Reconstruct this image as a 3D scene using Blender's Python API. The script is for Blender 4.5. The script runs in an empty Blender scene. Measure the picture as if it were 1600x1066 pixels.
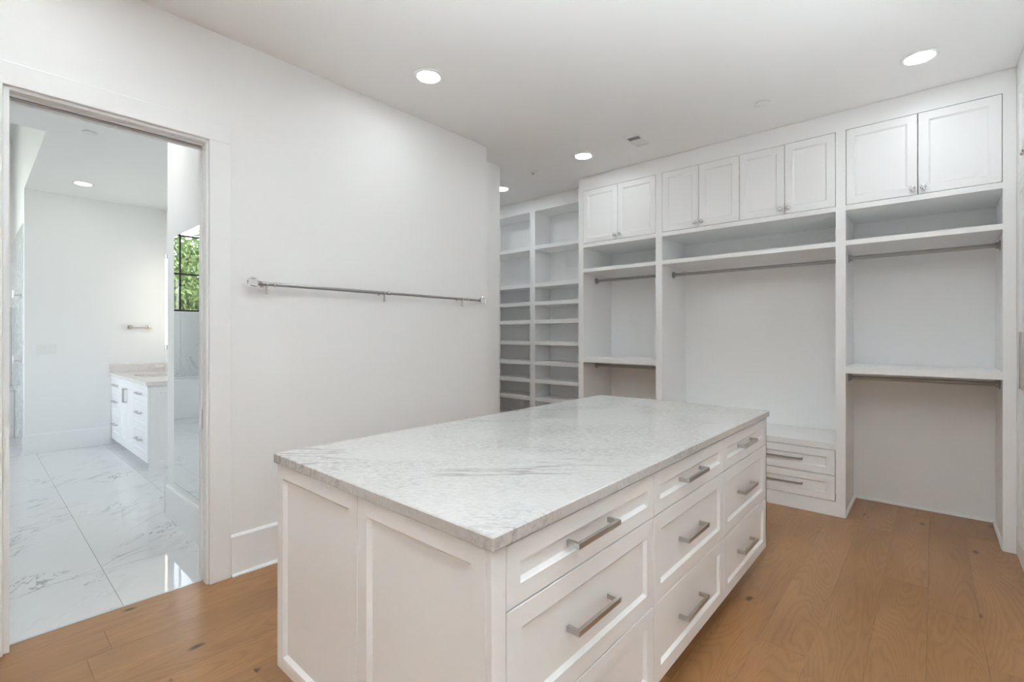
import bpy, bmesh, math, random
from mathutils import Vector, Matrix

random.seed(7)
sc = bpy.context.scene
COL = sc.collection

# ------------------------------------------------------------------ camera
cam_d = bpy.data.cameras.new('camera')
cam_d.sensor_width = 36.0
cam_d.lens = 747.8 / 1600 * 36.0
cam_d.shift_y = -8.9 / 1600
cam_d.clip_start = 0.05
cam_d.clip_end = 300
cam = bpy.data.objects.new('camera', cam_d)
COL.objects.link(cam)
cam.location = (0, 0, 1.365)
cam.rotation_euler = (math.radians(90), 0, math.radians(41.331))
sc.camera = cam

# ------------------------------------------------------------------ world, exposure
SKY_STRENGTH = 1.2
LENS = 56.0             # emission of each closet downlight lens
LENS_BATH = 26.0        # and of each bathroom downlight
def add_fill(loc, aim, watts, spread):
    """added fill: unseen area light bounced off the ceiling, no real lamp"""
    d = bpy.data.lights.new('bounce_fill', 'AREA'); d.shape = 'DISK'; d.size = 0.5
    d.energy = watts; d.spread = math.radians(spread); d.color = (0.83, 0.94, 1.0)
    o = bpy.data.objects.new('bounce_fill', d); COL.objects.link(o)
    o.location = loc
    o.rotation_euler = (Vector(aim) - o.location).to_track_quat('-Z', 'Y').to_euler()
add_fill((0.15, -0.15, 1.6), (-0.25, 0.35, 3.04), 64.0, 95)  # both area lights are added fill, no fixture stands there
add_fill((0.30, 2.3, 1.4), (-0.3, 2.9, 3.04), 6.0, 110)
w = bpy.data.worlds.new('sky'); sc.world = w; w.use_nodes = True
nt = w.node_tree
sky = nt.nodes.new('ShaderNodeTexSky')
sky.sky_type = 'NISHITA'; sky.sun_disc = False
sky.sun_elevation = math.radians(48); sky.sun_rotation = math.radians(60)
bg = nt.nodes['Background']; bg.inputs['Strength'].default_value = SKY_STRENGTH
hs = nt.nodes.new('ShaderNodeHueSaturation'); hs.inputs['Saturation'].default_value = 0.36   # hazy bright day
nt.links.new(sky.outputs[0], hs.inputs['Color']); nt.links.new(hs.outputs[0], bg.inputs['Color'])

sun_d = bpy.data.lights.new('sun', 'SUN'); sun_d.energy = 6.0; sun_d.angle = math.radians(1.0)
sun_d.color = (1.0, 0.95, 0.86)
sun = bpy.data.objects.new('sun', sun_d); COL.objects.link(sun)
sun.rotation_euler = (math.radians(38), 0, math.radians(75))   # falls on the garden from the house side

sc.view_settings.view_transform = 'Standard'
sc.view_settings.look = 'None'
sc.view_settings.gamma = 1.0
sc.view_settings.use_curve_mapping = False
sc.view_settings.exposure = 0.1
cy = sc.cycles
cy.max_bounces = 14; cy.diffuse_bounces = 10; cy.glossy_bounces = 6; cy.transmission_bounces = 8
cy.transparent_max_bounces = 12
cy.sample_clamp_indirect = 0.0
cy.caustics_reflective = False; cy.caustics_refractive = False

H = 3.043            # ceiling height

# ------------------------------------------------------------------ materials
def new_mat(name):
    m = bpy.data.materials.new(name); m.use_nodes = True
    return m, m.node_tree, m.node_tree.nodes['Principled BSDF']

def N(nt, t, **kw):
    n = nt.nodes.new(t)
    for k, v in kw.items():
        if k in n.inputs: n.inputs[k].default_value = v
        else: setattr(n, k, v)
    return n

def paint(name, col, rough=0.5, bump=0.02, scale=180, spec=0.3):
    m, nt, b = new_mat(name)
    b.inputs['Roughness'].default_value = rough
    b.inputs['Specular IOR Level'].default_value = spec
    tc = N(nt, 'ShaderNodeTexCoord')
    no = N(nt, 'ShaderNodeTexNoise', Scale=scale, Detail=2.0)
    nt.links.new(tc.outputs['Object'], no.inputs['Vector'])
    if bump > 0:
        bp = N(nt, 'ShaderNodeBump', Strength=bump, Distance=0.002)
        nt.links.new(no.outputs['Fac'], bp.inputs['Height'])
        nt.links.new(bp.outputs['Normal'], b.inputs['Normal'])
    big = N(nt, 'ShaderNodeTexNoise', Scale=0.9, Detail=3.0)
    nt.links.new(tc.outputs['Object'], big.inputs['Vector'])
    cr = N(nt, 'ShaderNodeMixRGB')
    cr.inputs['Color1'].default_value = (*[c * 0.985 for c in col], 1)
    cr.inputs['Color2'].default_value = (*[min(1, c * 1.015) for c in col], 1)
    nt.links.new(big.outputs['Fac'], cr.inputs['Fac'])
    nt.links.new(cr.outputs['Color'], b.inputs['Base Color'])
    return m

def metal(name, col, rough):
    m, nt, b = new_mat(name)
    b.inputs['Base Color'].default_value = (*col, 1)
    b.inputs['Metallic'].default_value = 1.0
    tc = N(nt, 'ShaderNodeTexCoord')
    no = N(nt, 'ShaderNodeTexNoise', Scale=60.0, Detail=3.0)
    nt.links.new(tc.outputs['Object'], no.inputs['Vector'])
    mr = N(nt, 'ShaderNodeMapRange')
    mr.inputs['To Min'].default_value = rough * 0.85; mr.inputs['To Max'].default_value = rough * 1.15
    nt.links.new(no.outputs['Fac'], mr.inputs['Value'])
    nt.links.new(mr.outputs['Result'], b.inputs['Roughness'])
    return m

def emit(name, col, strength):
    m, nt, b = new_mat(name)
    b.inputs['Base Color'].default_value = (*col, 1)
    b.inputs['Emission Color'].default_value = (*col, 1)
    b.inputs['Emission Strength'].default_value = strength
    return m

def plain(name, col, rough=0.5, spec=0.5):
    m, nt, b = new_mat(name)
    b.inputs['Base Color'].default_value = (*col, 1)
    b.inputs['Roughness'].default_value = rough
    b.inputs['Specular IOR Level'].default_value = spec
    return m

def wood_mat():
    m, nt, b = new_mat('oak_planks')
    L = nt.links.new
    tc = N(nt, 'ShaderNodeTexCoord'); oi = N(nt, 'ShaderNodeObjectInfo')
    mul = N(nt, 'ShaderNodeVectorMath', operation='SCALE'); mul.inputs['Scale'].default_value = 1.0
    comb = N(nt, 'ShaderNodeCombineXYZ')
    r1 = N(nt, 'ShaderNodeMath', operation='MULTIPLY'); r1.inputs[1].default_value = 37.0
    r2 = N(nt, 'ShaderNodeMath', operation='MULTIPLY'); r2.inputs[1].default_value = 91.0
    L(oi.outputs['Random'], r1.inputs[0]); L(oi.outputs['Random'], r2.inputs[0])
    L(r1.outputs[0], comb.inputs['X']); L(r2.outputs[0], comb.inputs['Y'])
    add = N(nt, 'ShaderNodeVectorMath', operation='ADD')
    L(tc.outputs['Object'], add.inputs[0]); L(comb.outputs[0], add.inputs[1])
    # cathedral figure : rings of a slowly varying height field, stretched along the board
    mp = N(nt, 'ShaderNodeMapping'); mp.inputs['Scale'].default_value = (4.5, 0.55, 1.0)
    L(add.outputs[0], mp.inputs['Vector'])
    hf = N(nt, 'ShaderNodeTexNoise', Scale=1.0, Detail=1.5, Roughness=0.45, Distortion=0.25)
    L(mp.outputs[0], hf.inputs['Vector'])
    hm = N(nt, 'ShaderNodeMath', operation='MULTIPLY'); hm.inputs[1].default_value = 44.0
    L(hf.outputs['Fac'], hm.inputs[0])
    fr = N(nt, 'ShaderNodeMath', operation='PINGPONG'); fr.inputs[1].default_value = 0.5
    L(hm.outputs[0], fr.inputs[0])
    ring = N(nt, 'ShaderNodeMapRange', interpolation_type='SMOOTHSTEP')
    ring.inputs['From Min'].default_value = 0.0; ring.inputs['From Max'].default_value = 0.34
    L(fr.outputs[0], ring.inputs['Value'])
    # fine pores
    mp2 = N(nt, 'ShaderNodeMapping'); mp2.inputs['Scale'].default_value = (260.0, 9.0, 1.0)
    L(add.outputs[0], mp2.inputs['Vector'])
    po = N(nt, 'ShaderNodeTexNoise', Scale=1.0, Detail=3.0, Roughness=0.6)
    L(mp2.outputs[0], po.inputs['Vector'])
    # broad tone
    mp3 = N(nt, 'ShaderNodeMapping'); mp3.inputs['Scale'].default_value = (5.0, 1.1, 1.0)
    L(add.outputs[0], mp3.inputs['Vector'])
    br = N(nt, 'ShaderNodeTexNoise', Scale=1.0, Detail=3.0)
    L(mp3.outputs[0], br.inputs['Vector'])
    base = N(nt, 'ShaderNodeValToRGB')
    e = base.color_ramp.elements
    e[0].position = 0.25; e[0].color = (0.325, 0.163, 0.064, 1)
    e[1].position = 0.78; e[1].color = (0.455, 0.246, 0.108, 1)
    L(br.outputs['Fac'], base.inputs['Fac'])
    ringc = N(nt, 'ShaderNodeMixRGB', blend_type='MULTIPLY')
    ringc.inputs['Color2'].default_value = (0.80, 0.75, 0.69, 1)
    inv = N(nt, 'ShaderNodeMath', operation='SUBTRACT'); inv.inputs[0].default_value = 1.0
    L(ring.outputs['Result'], inv.inputs[1])
    rm = N(nt, 'ShaderNodeMath', operation='MULTIPLY'); rm.inputs[1].default_value = 0.55
    L(inv.outputs[0], rm.inputs[0]); L(rm.outputs[0], ringc.inputs['Fac'])
    L(base.outputs['Color'], ringc.inputs['Color1'])
    porec = N(nt, 'ShaderNodeMixRGB', blend_type='MULTIPLY')
    pr = N(nt, 'ShaderNodeMapRange'); pr.inputs['From Min'].default_value = 0.52; pr.inputs['From Max'].default_value = 0.75
    pr.inputs['To Max'].default_value = 0.75
    L(po.outputs['Fac'], pr.inputs['Value']); L(pr.outputs['Result'], porec.inputs['Fac'])
    porec.inputs['Color2'].default_value = (0.72, 0.66, 0.6, 1)
    L(ringc.outputs['Color'], porec.inputs['Color1'])
    # knots
    mp4 = N(nt, 'ShaderNodeMapping'); mp4.inputs['Scale'].default_value = (3.0, 1.5, 0.0)
    L(add.outputs[0], mp4.inputs['Vector'])
    nz = N(nt, 'ShaderNodeTexNoise', Scale=7.0, Detail=2.0)
    L(add.outputs[0], nz.inputs['Vector'])
    nzs = N(nt, 'ShaderNodeVectorMath', operation='SCALE'); nzs.inputs['Scale'].default_value = 0.10
    L(nz.outputs['Color'], nzs.inputs[0])
    ad2 = N(nt, 'ShaderNodeVectorMath', operation='ADD')
    L(mp4.outputs[0], ad2.inputs[0]); L(nzs.outputs[0], ad2.inputs[1])
    vo = N(nt, 'ShaderNodeTexVoronoi', voronoi_dimensions='2D', Scale=1.0, Randomness=1.0)
    L(ad2.outputs[0], vo.inputs['Vector'])
    kn = N(nt, 'ShaderNodeMapRange', interpolation_type='SMOOTHSTEP')
    kn.inputs['From Min'].default_value = 0.015; kn.inputs['From Max'].default_value = 0.065
    kn.inputs['To Min'].default_value = 0.95; kn.inputs['To Max'].default_value = 0.0
    L(vo.outputs['Distance'], kn.inputs['Value'])
    sepc = N(nt, 'ShaderNodeSeparateColor'); L(vo.outputs['Color'], sepc.inputs[0])
    gt = N(nt, 'ShaderNodeMath', operation='GREATER_THAN'); gt.inputs[1].default_value = 0.55
    L(sepc.outputs[0], gt.inputs[0])
    km = N(nt, 'ShaderNodeMath', operation='MULTIPLY'); L(kn.outputs['Result'], km.inputs[0]); L(gt.outputs[0], km.inputs[1])
    knc = N(nt, 'ShaderNodeMixRGB'); knc.inputs['Color2'].default_value = (0.075, 0.03, 0.012, 1)
    L(km.outputs[0], knc.inputs['Fac']); L(porec.outputs['Color'], knc.inputs['Color1'])
    # board to board
    hv = N(nt, 'ShaderNodeHueSaturation')
    vr = N(nt, 'ShaderNodeMapRange'); vr.inputs['To Min'].default_value = 0.91; vr.inputs['To Max'].default_value = 1.09
    L(oi.outputs['Random'], vr.inputs['Value']); L(vr.outputs['Result'], hv.inputs['Value'])
    L(knc.outputs['Color'], hv.inputs['Color'])
    L(hv.outputs['Color'], b.inputs['Base Color'])
    b.inputs['Roughness'].default_value = 0.30
    b.inputs['Specular IOR Level'].default_value = 0.5
    bp = N(nt, 'ShaderNodeBump', Strength=0.10, Distance=0.001)
    L(po.outputs['Fac'], bp.inputs['Height']); L(bp.outputs['Normal'], b.inputs['Normal'])
    return m

def stone_mat(name, base, dark, streak_rot, streak_scale, vein_scale, vein_dark, rough, speck=0.5, coverage=0.5, tan=None, vein_w=0.013, spec=0.5, vmask=(0.47, 0.64), vstretch=(0.55, 1.6, 0.9)):
    """white veined marble: fine streaks, clouds and a few thin veins"""
    m, nt, b = new_mat(name); L = nt.links.new
    tc = N(nt, 'ShaderNodeTexCoord')
    mp = N(nt, 'ShaderNodeMapping'); mp.inputs['Rotation'].default_value = (0, 0, streak_rot)
    L(tc.outputs['Object'], mp.inputs['Vector'])
    mps = N(nt, 'ShaderNodeMapping'); mps.inputs['Scale'].default_value = streak_scale
    L(mp.outputs[0], mps.inputs['Vector'])
    fine = N(nt, 'ShaderNodeTexNoise', Scale=1.0, Detail=6.0, Roughness=0.65, Distortion=0.6)
    L(mps.outputs[0], fine.inputs['Vector'])
    cloud = N(nt, 'ShaderNodeTexNoise', Scale=2.2, Detail=3.0, Distortion=0.8)
    L(mp.outputs[0], cloud.inputs['Vector'])
    cm = N(nt, 'ShaderNodeMapRange', interpolation_type='SMOOTHSTEP')
    cm.inputs['From Min'].default_value = 0.62 - 0.3 * coverage; cm.inputs['From Max'].default_value = 0.72
    L(cloud.outputs['Fac'], cm.inputs['Value'])
    fm = N(nt, 'ShaderNodeMapRange'); fm.inputs['From Min'].default_value = 0.42; fm.inputs['From Max'].default_value = 0.72
    L(fine.outputs['Fac'], fm.inputs['Value'])
    cmo = N(nt, 'ShaderNodeMath', operation='MULTIPLY_ADD'); cmo.inputs[1].default_value = 0.75; cmo.inputs[2].default_value = 0.25 * coverage
    L(cm.outputs['Result'], cmo.inputs[0])
    mm = N(nt, 'ShaderNodeMath', operation='MULTIPLY'); L(fm.outputs['Result'], mm.inputs[0]); L(cmo.outputs[0], mm.inputs[1])
    ms = N(nt, 'ShaderNodeMath', operation='MULTIPLY'); ms.inputs[1].default_value = speck; L(mm.outputs[0], ms.inputs[0])
    c1 = N(nt, 'ShaderNodeMixRGB'); c1.inputs['Color1'].default_value = (*base, 1); c1.inputs['Color2'].default_value = (*dark, 1)
    L(ms.outputs[0], c1.inputs['Fac'])
    # thin veins: zero set of a distorted noise
    vp = N(nt, 'ShaderNodeMapping'); vp.inputs['Scale'].default_value = (vein_scale * vstretch[0], vein_scale * vstretch[1], vein_scale)
    L(mp.outputs[0], vp.inputs['Vector'])
    vn = N(nt, 'ShaderNodeTexNoise', Scale=1.0, Detail=7.0, Roughness=0.55, Distortion=vstretch[2])
    L(vp.outputs[0], vn.inputs['Vector'])
    s1 = N(nt, 'ShaderNodeMath', operation='SUBTRACT'); s1.inputs[1].default_value = 0.5; L(vn.outputs['Fac'], s1.inputs[0])
    s2 = N(nt, 'ShaderNodeMath', operation='ABSOLUTE'); L(s1.outputs[0], s2.inputs[0])
    vm = N(nt, 'ShaderNodeMapRange', interpolation_type='SMOOTHSTEP')
    vm.inputs['From Min'].default_value = 0.0; vm.inputs['From Max'].default_value = vein_w
    vm.inputs['To Min'].default_value = 1.0; vm.inputs['To Max'].default_value = 0.0
    L(s2.outputs[0], vm.inputs['Value'])
    msk = N(nt, 'ShaderNodeTexNoise', Scale=1.7, Detail=2.0)
    L(tc.outputs['Object'], msk.inputs['Vector'])
    mk = N(nt, 'ShaderNodeMapRange', interpolation_type='SMOOTHSTEP'); mk.inputs['From Min'].default_value = vmask[0]; mk.inputs['From Max'].default_value = vmask[1]
    L(msk.outputs['Fac'], mk.inputs['Value'])
    vv = N(nt, 'ShaderNodeMath', operation='MULTIPLY'); L(vm.outputs['Result'], vv.inputs[0]); L(mk.outputs['Result'], vv.inputs[1])
    vs = N(nt, 'ShaderNodeMath', operation='MULTIPLY'); vs.inputs[1].default_value = vein_dark; L(vv.outputs[0], vs.inputs[0])
    c2 = N(nt, 'ShaderNodeMixRGB'); c2.inputs['Color2'].default_value = (*(tan or dark), 1)
    L(vs.outputs[0], c2.inputs['Fac']); L(c1.outputs['Color'], c2.inputs['Color1'])
    L(c2.outputs['Color'], b.inputs['Base Color'])
    b.inputs['Roughness'].default_value = rough
    b.inputs['Specular IOR Level'].default_value = spec
    return m

def pane_mat():
    m = bpy.data.materials.new('window_glass'); m.use_nodes = True; nt = m.node_tree
    nt.nodes.clear(); L = nt.links.new
    out = nt.nodes.new('ShaderNodeOutputMaterial'); mix = nt.nodes.new('ShaderNodeMixShader')
    tr = nt.nodes.new('ShaderNodeBsdfTransparent'); gl = nt.nodes.new('ShaderNodeBsdfGlossy')
    tr.inputs[0].default_value = (0.96, 0.98, 0.97, 1); gl.inputs['Roughness'].default_value = 0.0
    fr = nt.nodes.new('ShaderNodeFresnel'); fr.inputs[0].default_value = 1.45
    L(fr.outputs[0], mix.inputs[0]); L(tr.outputs[0], mix.inputs[1]); L(gl.outputs[0], mix.inputs[2]); L(mix.outputs[0], out.inputs[0])
    return m

def glass_mat():
    m, nt, b = new_mat('clear_crystal')
    b.inputs['Base Color'].default_value = (0.98, 0.99, 0.99, 1)
    b.inputs['Transmission Weight'].default_value = 1.0
    b.inputs['Roughness'].default_value = 0.02
    b.inputs['IOR'].default_value = 1.45
    return m

def leaf_mat(name, c1, c2):
    m, nt, b = new_mat(name); L = nt.links.new
    tc = N(nt, 'ShaderNodeTexCoord'); no = N(nt, 'ShaderNodeTexNoise', Scale=1.8, Detail=4.0)
    L(tc.outputs['Object'], no.inputs['Vector'])
    mx = N(nt, 'ShaderNodeMixRGB'); mx.inputs['Color1'].default_value = (*c1, 1); mx.inputs['Color2'].default_value = (*c2, 1)
    L(no.outputs['Fac'], mx.inputs['Fac']); L(mx.outputs['Color'], b.inputs['Base Color'])
    b.inputs['Roughness'].default_value = 0.6
    return m

M_WALL = paint('wall_paint', (0.862, 0.860, 0.857), 0.6)
M_CEIL = paint('ceiling_paint', (0.880, 0.878, 0.875), 0.7)
M_TRIM = paint('trim_paint', (0.868, 0.870, 0.870), 0.5, bump=0.0, spec=0.3)
M_CAB = paint('cabinet_paint', (0.868, 0.870, 0.870), 0.34, bump=0.0, spec=0.4)
M_FIX = paint('white_plastic', (0.82, 0.82, 0.81), 0.4, bump=0.0)
M_WOOD = wood_mat()
M_UNDER = plain('dark_underlay', (0.06, 0.035, 0.02), 0.9)
M_GROUT = plain('grey_grout', (0.36, 0.36, 0.355), 0.8)
M_TILE = stone_mat('white_marble_tile', (0.76, 0.765, 0.765), (0.33, 0.335, 0.34), 0.75, (4.0, 16.0, 8.0), 2.3, 0.8, 0.045, speck=0.42, coverage=0.30, vein_w=0.011)
M_WTILE = stone_mat('veined_wall_marble', (0.74, 0.745, 0.75), (0.26, 0.265, 0.28), 0.3, (6.0, 14.0, 9.0), 2.4, 0.7, 0.10, speck=0.6, coverage=0.3)
M_TOP = stone_mat('carrara_countertop', (0.600, 0.585, 0.567), (0.20, 0.19, 0.18), -0.72, (48.0, 84.0, 60.0), 2.2, 0.62, 0.03, speck=0.62, coverage=0.85, tan=(0.26, 0.235, 0.21), vein_w=0.012, spec=0.9, vmask=(0.42, 0.60), vstretch=(0.22, 1.5, 0.35))
M_VTOP = stone_mat('warm_vanity_marble', (0.76, 0.72, 0.70), (0.54, 0.46, 0.43), 0.2, (16.0, 24.0, 20.0), 3.0, 0.5, 0.12, speck=0.7, coverage=0.9)
M_NICKEL = metal('brushed_nickel', (0.58, 0.575, 0.565), 0.30)
M_CHROME = metal('chrome', (0.72, 0.72, 0.73), 0.12)
M_STEEL = metal('satin_steel', (0.43, 0.43, 0.43), 0.32)
M_GOLD = metal('warm_nickel', (0.60, 0.55, 0.49), 0.25)
M_BLACK = plain('black_frame', (0.012, 0.012, 0.013), 0.45)
M_DARK = plain('duct_shade', (0.03, 0.03, 0.03), 0.9)
M_MIRROR = metal('mirror_silver', (0.93, 0.94, 0.94), 0.0)
M_MIRROR.node_tree.nodes['Principled BSDF'].inputs['Roughness'].default_value = 0.0
for l in list(M_MIRROR.node_tree.links):
    if l.to_socket.name == 'Roughness': M_MIRROR.node_tree.links.remove(l)
M_PANE = pane_mat()
M_CRYSTAL = glass_mat()
M_LENS = emit('lamp_lens', (0.90, 0.97, 1.0), LENS)
M_LENS_BATH = emit('bathroom_lamp_lens', (1.0, 0.99, 0.97), LENS_BATH)
M_FILL_DOOR = emit('door_fill_lens', (1.0, 0.99, 0.97), 100.0)
M_FILL_BAY = emit('bay_fill_lens', (1.0, 0.99, 0.97), 170.0)
M_TUBE = emit('sconce_tube', (1.0, 0.93, 0.80), 3.6)
M_TUB = plain('tub_acrylic', (0.84, 0.84, 0.84), 0.15)
M_LEAF = leaf_mat('tree_leaves', (0.09, 0.15, 0.045), (0.26, 0.33, 0.14))
M_LEAF2 = leaf_mat('pale_tree_leaves', (0.12, 0.18, 0.07), (0.32, 0.39, 0.20))
M_BARK = paint('tree_bark', (0.12, 0.09, 0.065), 0.9, bump=0.5, scale=20)
M_LAWN = leaf_mat('lawn', (0.20, 0.21, 0.16), (0.30, 0.30, 0.26))

# ------------------------------------------------------------------ mesh builder
class MB:
    def __init__(s): s.v = []; s.f = []
    def add(s, vs, fs):
        o = len(s.v); s.v += [tuple(p) for p in vs]; s.f += [tuple(i + o for i in f) for f in fs]
    def box(s, x0, x1, y0, y1, z0, z1, b=0.0):
        x0, x1 = min(x0, x1), max(x0, x1); y0, y1 = min(y0, y1), max(y0, y1); z0, z1 = min(z0, z1), max(z0, z1)
        if b <= 0:
            s.add([(x0,y0,z0),(x1,y0,z0),(x1,y1,z0),(x0,y1,z0),(x0,y0,z1),(x1,y0,z1),(x1,y1,z1),(x0,y1,z1)],
                  [(0,3,2,1),(4,5,6,7),(0,1,5,4),(1,2,6,5),(2,3,7,6),(3,0,4,7)])
        else:
            bm = bmesh.new()
            bmesh.ops.create_cube(bm, size=1.0, matrix=Matrix.Translation(((x0+x1)/2,(y0+y1)/2,(z0+z1)/2)) @ Matrix.Diagonal((x1-x0,y1-y0,z1-z0,1)))
            bmesh.ops.bevel(bm, geom=bm.edges[:], offset=b, segments=1, affect='EDGES')
            s.bm(bm)
        return s
    def bm(s, bm):
        bm.verts.index_update()
        s.add([v.co for v in bm.verts], [[v.index for v in f.verts] for f in bm.faces]); bm.free()
    def cyl(s, p0, p1, r, n=16, r2=None):
        p0 = Vector(p0); p1 = Vector(p1); r2 = r if r2 is None else r2
        d = (p1 - p0).normalized(); a = d.orthogonal().normalized(); c = d.cross(a)
        vs = []
        for p, rr in ((p0, r), (p1, r2)):
            for i in range(n):
                t = 2 * math.pi * i / n
                vs.append(p + a * rr * math.cos(t) + c * rr * math.sin(t))
        fs = [(i, (i+1) % n, n + (i+1) % n, n + i) for i in range(n)]
        fs += [tuple(range(n))[::-1], tuple(range(n, 2*n))]
        s.add(vs, fs); return s
    def lathe(s, c, axis, prof, n=24):
        """prof: list of (distance along axis, radius)"""
        c = Vector(c); d = Vector(axis).normalized(); a = d.orthogonal().normalized(); b = d.cross(a)
        vs = []; fs = []
        for h, r in prof:
            for i in range(n):
                t = 2 * math.pi * i / n
                vs.append(c + d * h + (a * math.cos(t) + b * math.sin(t)) * max(r, 1e-4))
        for k in range(len(prof) - 1):
            for i in range(n):
                j = (i + 1) % n
                fs.append((k*n+i, k*n+j, (k+1)*n+j, (k+1)*n+i))
        fs.append(tuple(range(n))[::-1]); fs.append(tuple(range((len(prof)-1)*n, len(prof)*n)))
        s.add(vs, fs); return s
    def rings(s, o, U, V, Nn, w, h, prof):
        """stepped rectangular front: prof = [(inset, depth along N)] from the back edge to the inner field"""
        o = Vector(o); U = Vector(U); V = Vector(V); Nn = Vector(Nn)
        vs = []; fs = []
        for ins, dep in prof:
            for (a, b) in ((ins, ins), (w-ins, ins), (w-ins, h-ins), (ins, h-ins)):
                vs.append(o + U*a + V*b + Nn*dep)
        for k in range(len(prof)-1):
            for i in range(4):
                j = (i+1) % 4
                fs.append((k*4+i, k*4+j, (k+1)*4+j, (k+1)*4+i))
        k = (len(prof)-1)*4
        fs.append((k, k+1, k+2, k+3)); fs.append((3, 2, 1, 0))
        s.add(vs, fs); return s
    def obj(s, name, mat, parent=None, smooth=False):
        off = Vector((0, 0, 0)); p = parent
        while p is not None: off += p.location; p = p.parent
        me = bpy.data.meshes.new(name)
        me.from_pydata([Vector(v) - off for v in s.v], [], s.f)
        bm = bmesh.new(); bm.from_mesh(me)
        bmesh.ops.recalc_face_normals(bm, faces=bm.faces[:]); bm.to_mesh(me); bm.free()
        me.materials.append(mat)
        if smooth:
            me.polygons.foreach_set('use_smooth', [True] * len(me.polygons))
            me.set_sharp_from_angle(angle=math.radians(35))
        o = bpy.data.objects.new(name, me); COL.objects.link(o)
        if parent is not None: o.parent = parent
        return o

def B(x0, x1, y0, y1, z0, z1, b=0.0): return MB().box(x0, x1, y0, y1, z0, z1, b)

def tag(o, label=None, cat=None, group=None, kind=None):
    if label: o['label'] = label
    if cat: o['category'] = cat
    if group: o['group'] = group
    if kind: o['kind'] = kind
    return o

def thing(name, label, cat, loc=(0, 0, 0), group=None, kind=None):
    e = bpy.data.objects.new(name, None); e.empty_display_size = 0.1
    COL.objects.link(e); e.location = loc
    return tag(e, label, cat, group, kind)

# ------------------------------------------------------------------ structure : closet shell
XL = -2.985          # face of the left wall
JB = -3.11           # bathroom face of that wall
DY0, DY1, DZ = 0.115, 0.865, 2.425
m = MB()
m.box(JB, XL, -2.0, 0.0995, 0, H); m.box(JB, XL, 0.0995, 0.871, DZ + 0.0205, H); m.box(JB, XL, 0.871, 2.5, 0, H)
m.box(-3.35, XL, 2.5, 3.051, 0, H); m.box(-3.35, -3.23, 3.051, 3.49, 0, H); m.box(-5.5, -3.35, 3.37, 3.49, 0, H)
tag(m.obj('wall_left', M_WALL), 'long white painted wall with the doorway and the hanging rod', 'wall', kind='structure')
tag(B(-5.62, 1.12, 4.95, 5.07, 0, H).obj('wall_far', M_WALL), 'white wall behind the built-in closet sections', 'wall', kind='structure')
tag(B(1.0, 1.12, -2.0, 4.95, 0, H).obj('wall_right', M_WALL), 'white wall to the right of the island outside the frame', 'wall', kind='structure')
tag(B(-3.11, 1.12, -2.12, -2.0, 0, H).obj('wall_near', M_WALL), 'white wall behind the camera', 'wall', kind='structure')
tag(B(-5.62, -5.5, 3.37, 4.95, 0, H).obj('wall_passage', M_WALL), 'white end wall of the passage left of the shoe shelves', 'wall', kind='structure')
m = MB(); m.box(-3.11, 1.12, -2.12, 5.07, H, H + 0.1); m.box(-5.62, -3.11, 1.9, 5.07, H, H + 0.1)
tag(m.obj('ceiling', M_CEIL), 'flat white closet ceiling with recessed lights', 'ceiling', kind='structure')

# wood floor of separate planks
fl = B(-3.06, 1.0, -2.0, 4.95, -0.1, -0.013)
fl.box(-5.5, -3.06, 3.3, 4.95, -0.1, -0.013)
floor = tag(fl.obj('floor', M_UNDER), 'warm brown oak plank floor of the closet', 'floor', kind='structure')
PW = 0.19
x = -3.06 + 0.0
col_i = 0
xs = []
xx = -3.06
while xx < 1.0 - 1e-6:
    xs.append((xx, min(xx + PW, 1.0), -2.0, 4.95)); xx += PW
xx = -3.06
while xx > -5.5 + 1e-6:
    xs.append((max(xx - PW, -5.5), xx, 3.3, 4.95)); xx -= PW
for (x0, x1, ya, yb_) in xs:
    y = ya - random.uniform(0.0, 1.6)
    while y < yb_:
        ln = random.choice((1.3, 1.7, 2.0, 2.2))
        y0, y1 = max(y, ya), min(y + ln, yb_)
        if y1 - y0 > 0.02 and x0 < 0.75:
            MB().box(x0 + 0.0002, x1 - 0.0002, y0 + 0.0002, y1 - 0.0002, -0.013, 0.0, b=0.0006).obj('plank', M_WOOD, floor)
        y += ln

# baseboard on the left wall
bb = MB()
def baseboard(mb, p0, p1, nrm, h=0.234, t=0.016):
    """flat board with a small sloped top between two floor points"""
    p0 = Vector((*p0, 0)); p1 = Vector((*p1, 0)); n = Vector((*nrm, 0))
    pr = [(0, 0.001), (t, 0.001), (t, h - 0.012), (t - 0.008, h), (0, h)]
    vs = [p0 + n*a + Vector((0, 0, z)) for a, z in pr] + [p1 + n*a + Vector((0, 0, z)) for a, z in pr]
    k = len(pr)
    mb.add(vs, [(i, (i+1) % k, k + (i+1) % k, k+i) for i in range(k)] + [tuple(range(k))[::-1], tuple(range(k, 2*k))])
def shoe(mb, p0, p1, nrm, off, r=0.016):
    p0 = Vector((*p0, 0)); p1 = Vector((*p1, 0)); n = Vector((*nrm, 0))
    pr = [(off, 0.001), (off + r, 0.001), (off + r*0.92, r*0.5), (off + r*0.6, r*0.88), (off, r)]
    vs = [p0 + n*a + Vector((0, 0, z)) for a, z in pr] + [p1 + n*a + Vector((0, 0, z)) for a, z in pr]
    k = len(pr)
    mb.add(vs, [(i, (i+1) % k, k + (i+1) % k, k+i) for i in range(k)] + [tuple(range(k))[::-1], tuple(range(k, 2*k))])
baseboard(bb, (XL, 0.980), (XL, 3.05), (1, 0))
bbo = tag(bb.obj('baseboard_left', M_TRIM), 'tall white baseboard right of the doorway casing', 'baseboard', kind='structure')
q = MB(); shoe(q, (XL, 0.982), (XL, 3.05), (1, 0), 0.016); q.obj('shoe_moulding', M_TRIM, bbo)

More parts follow.
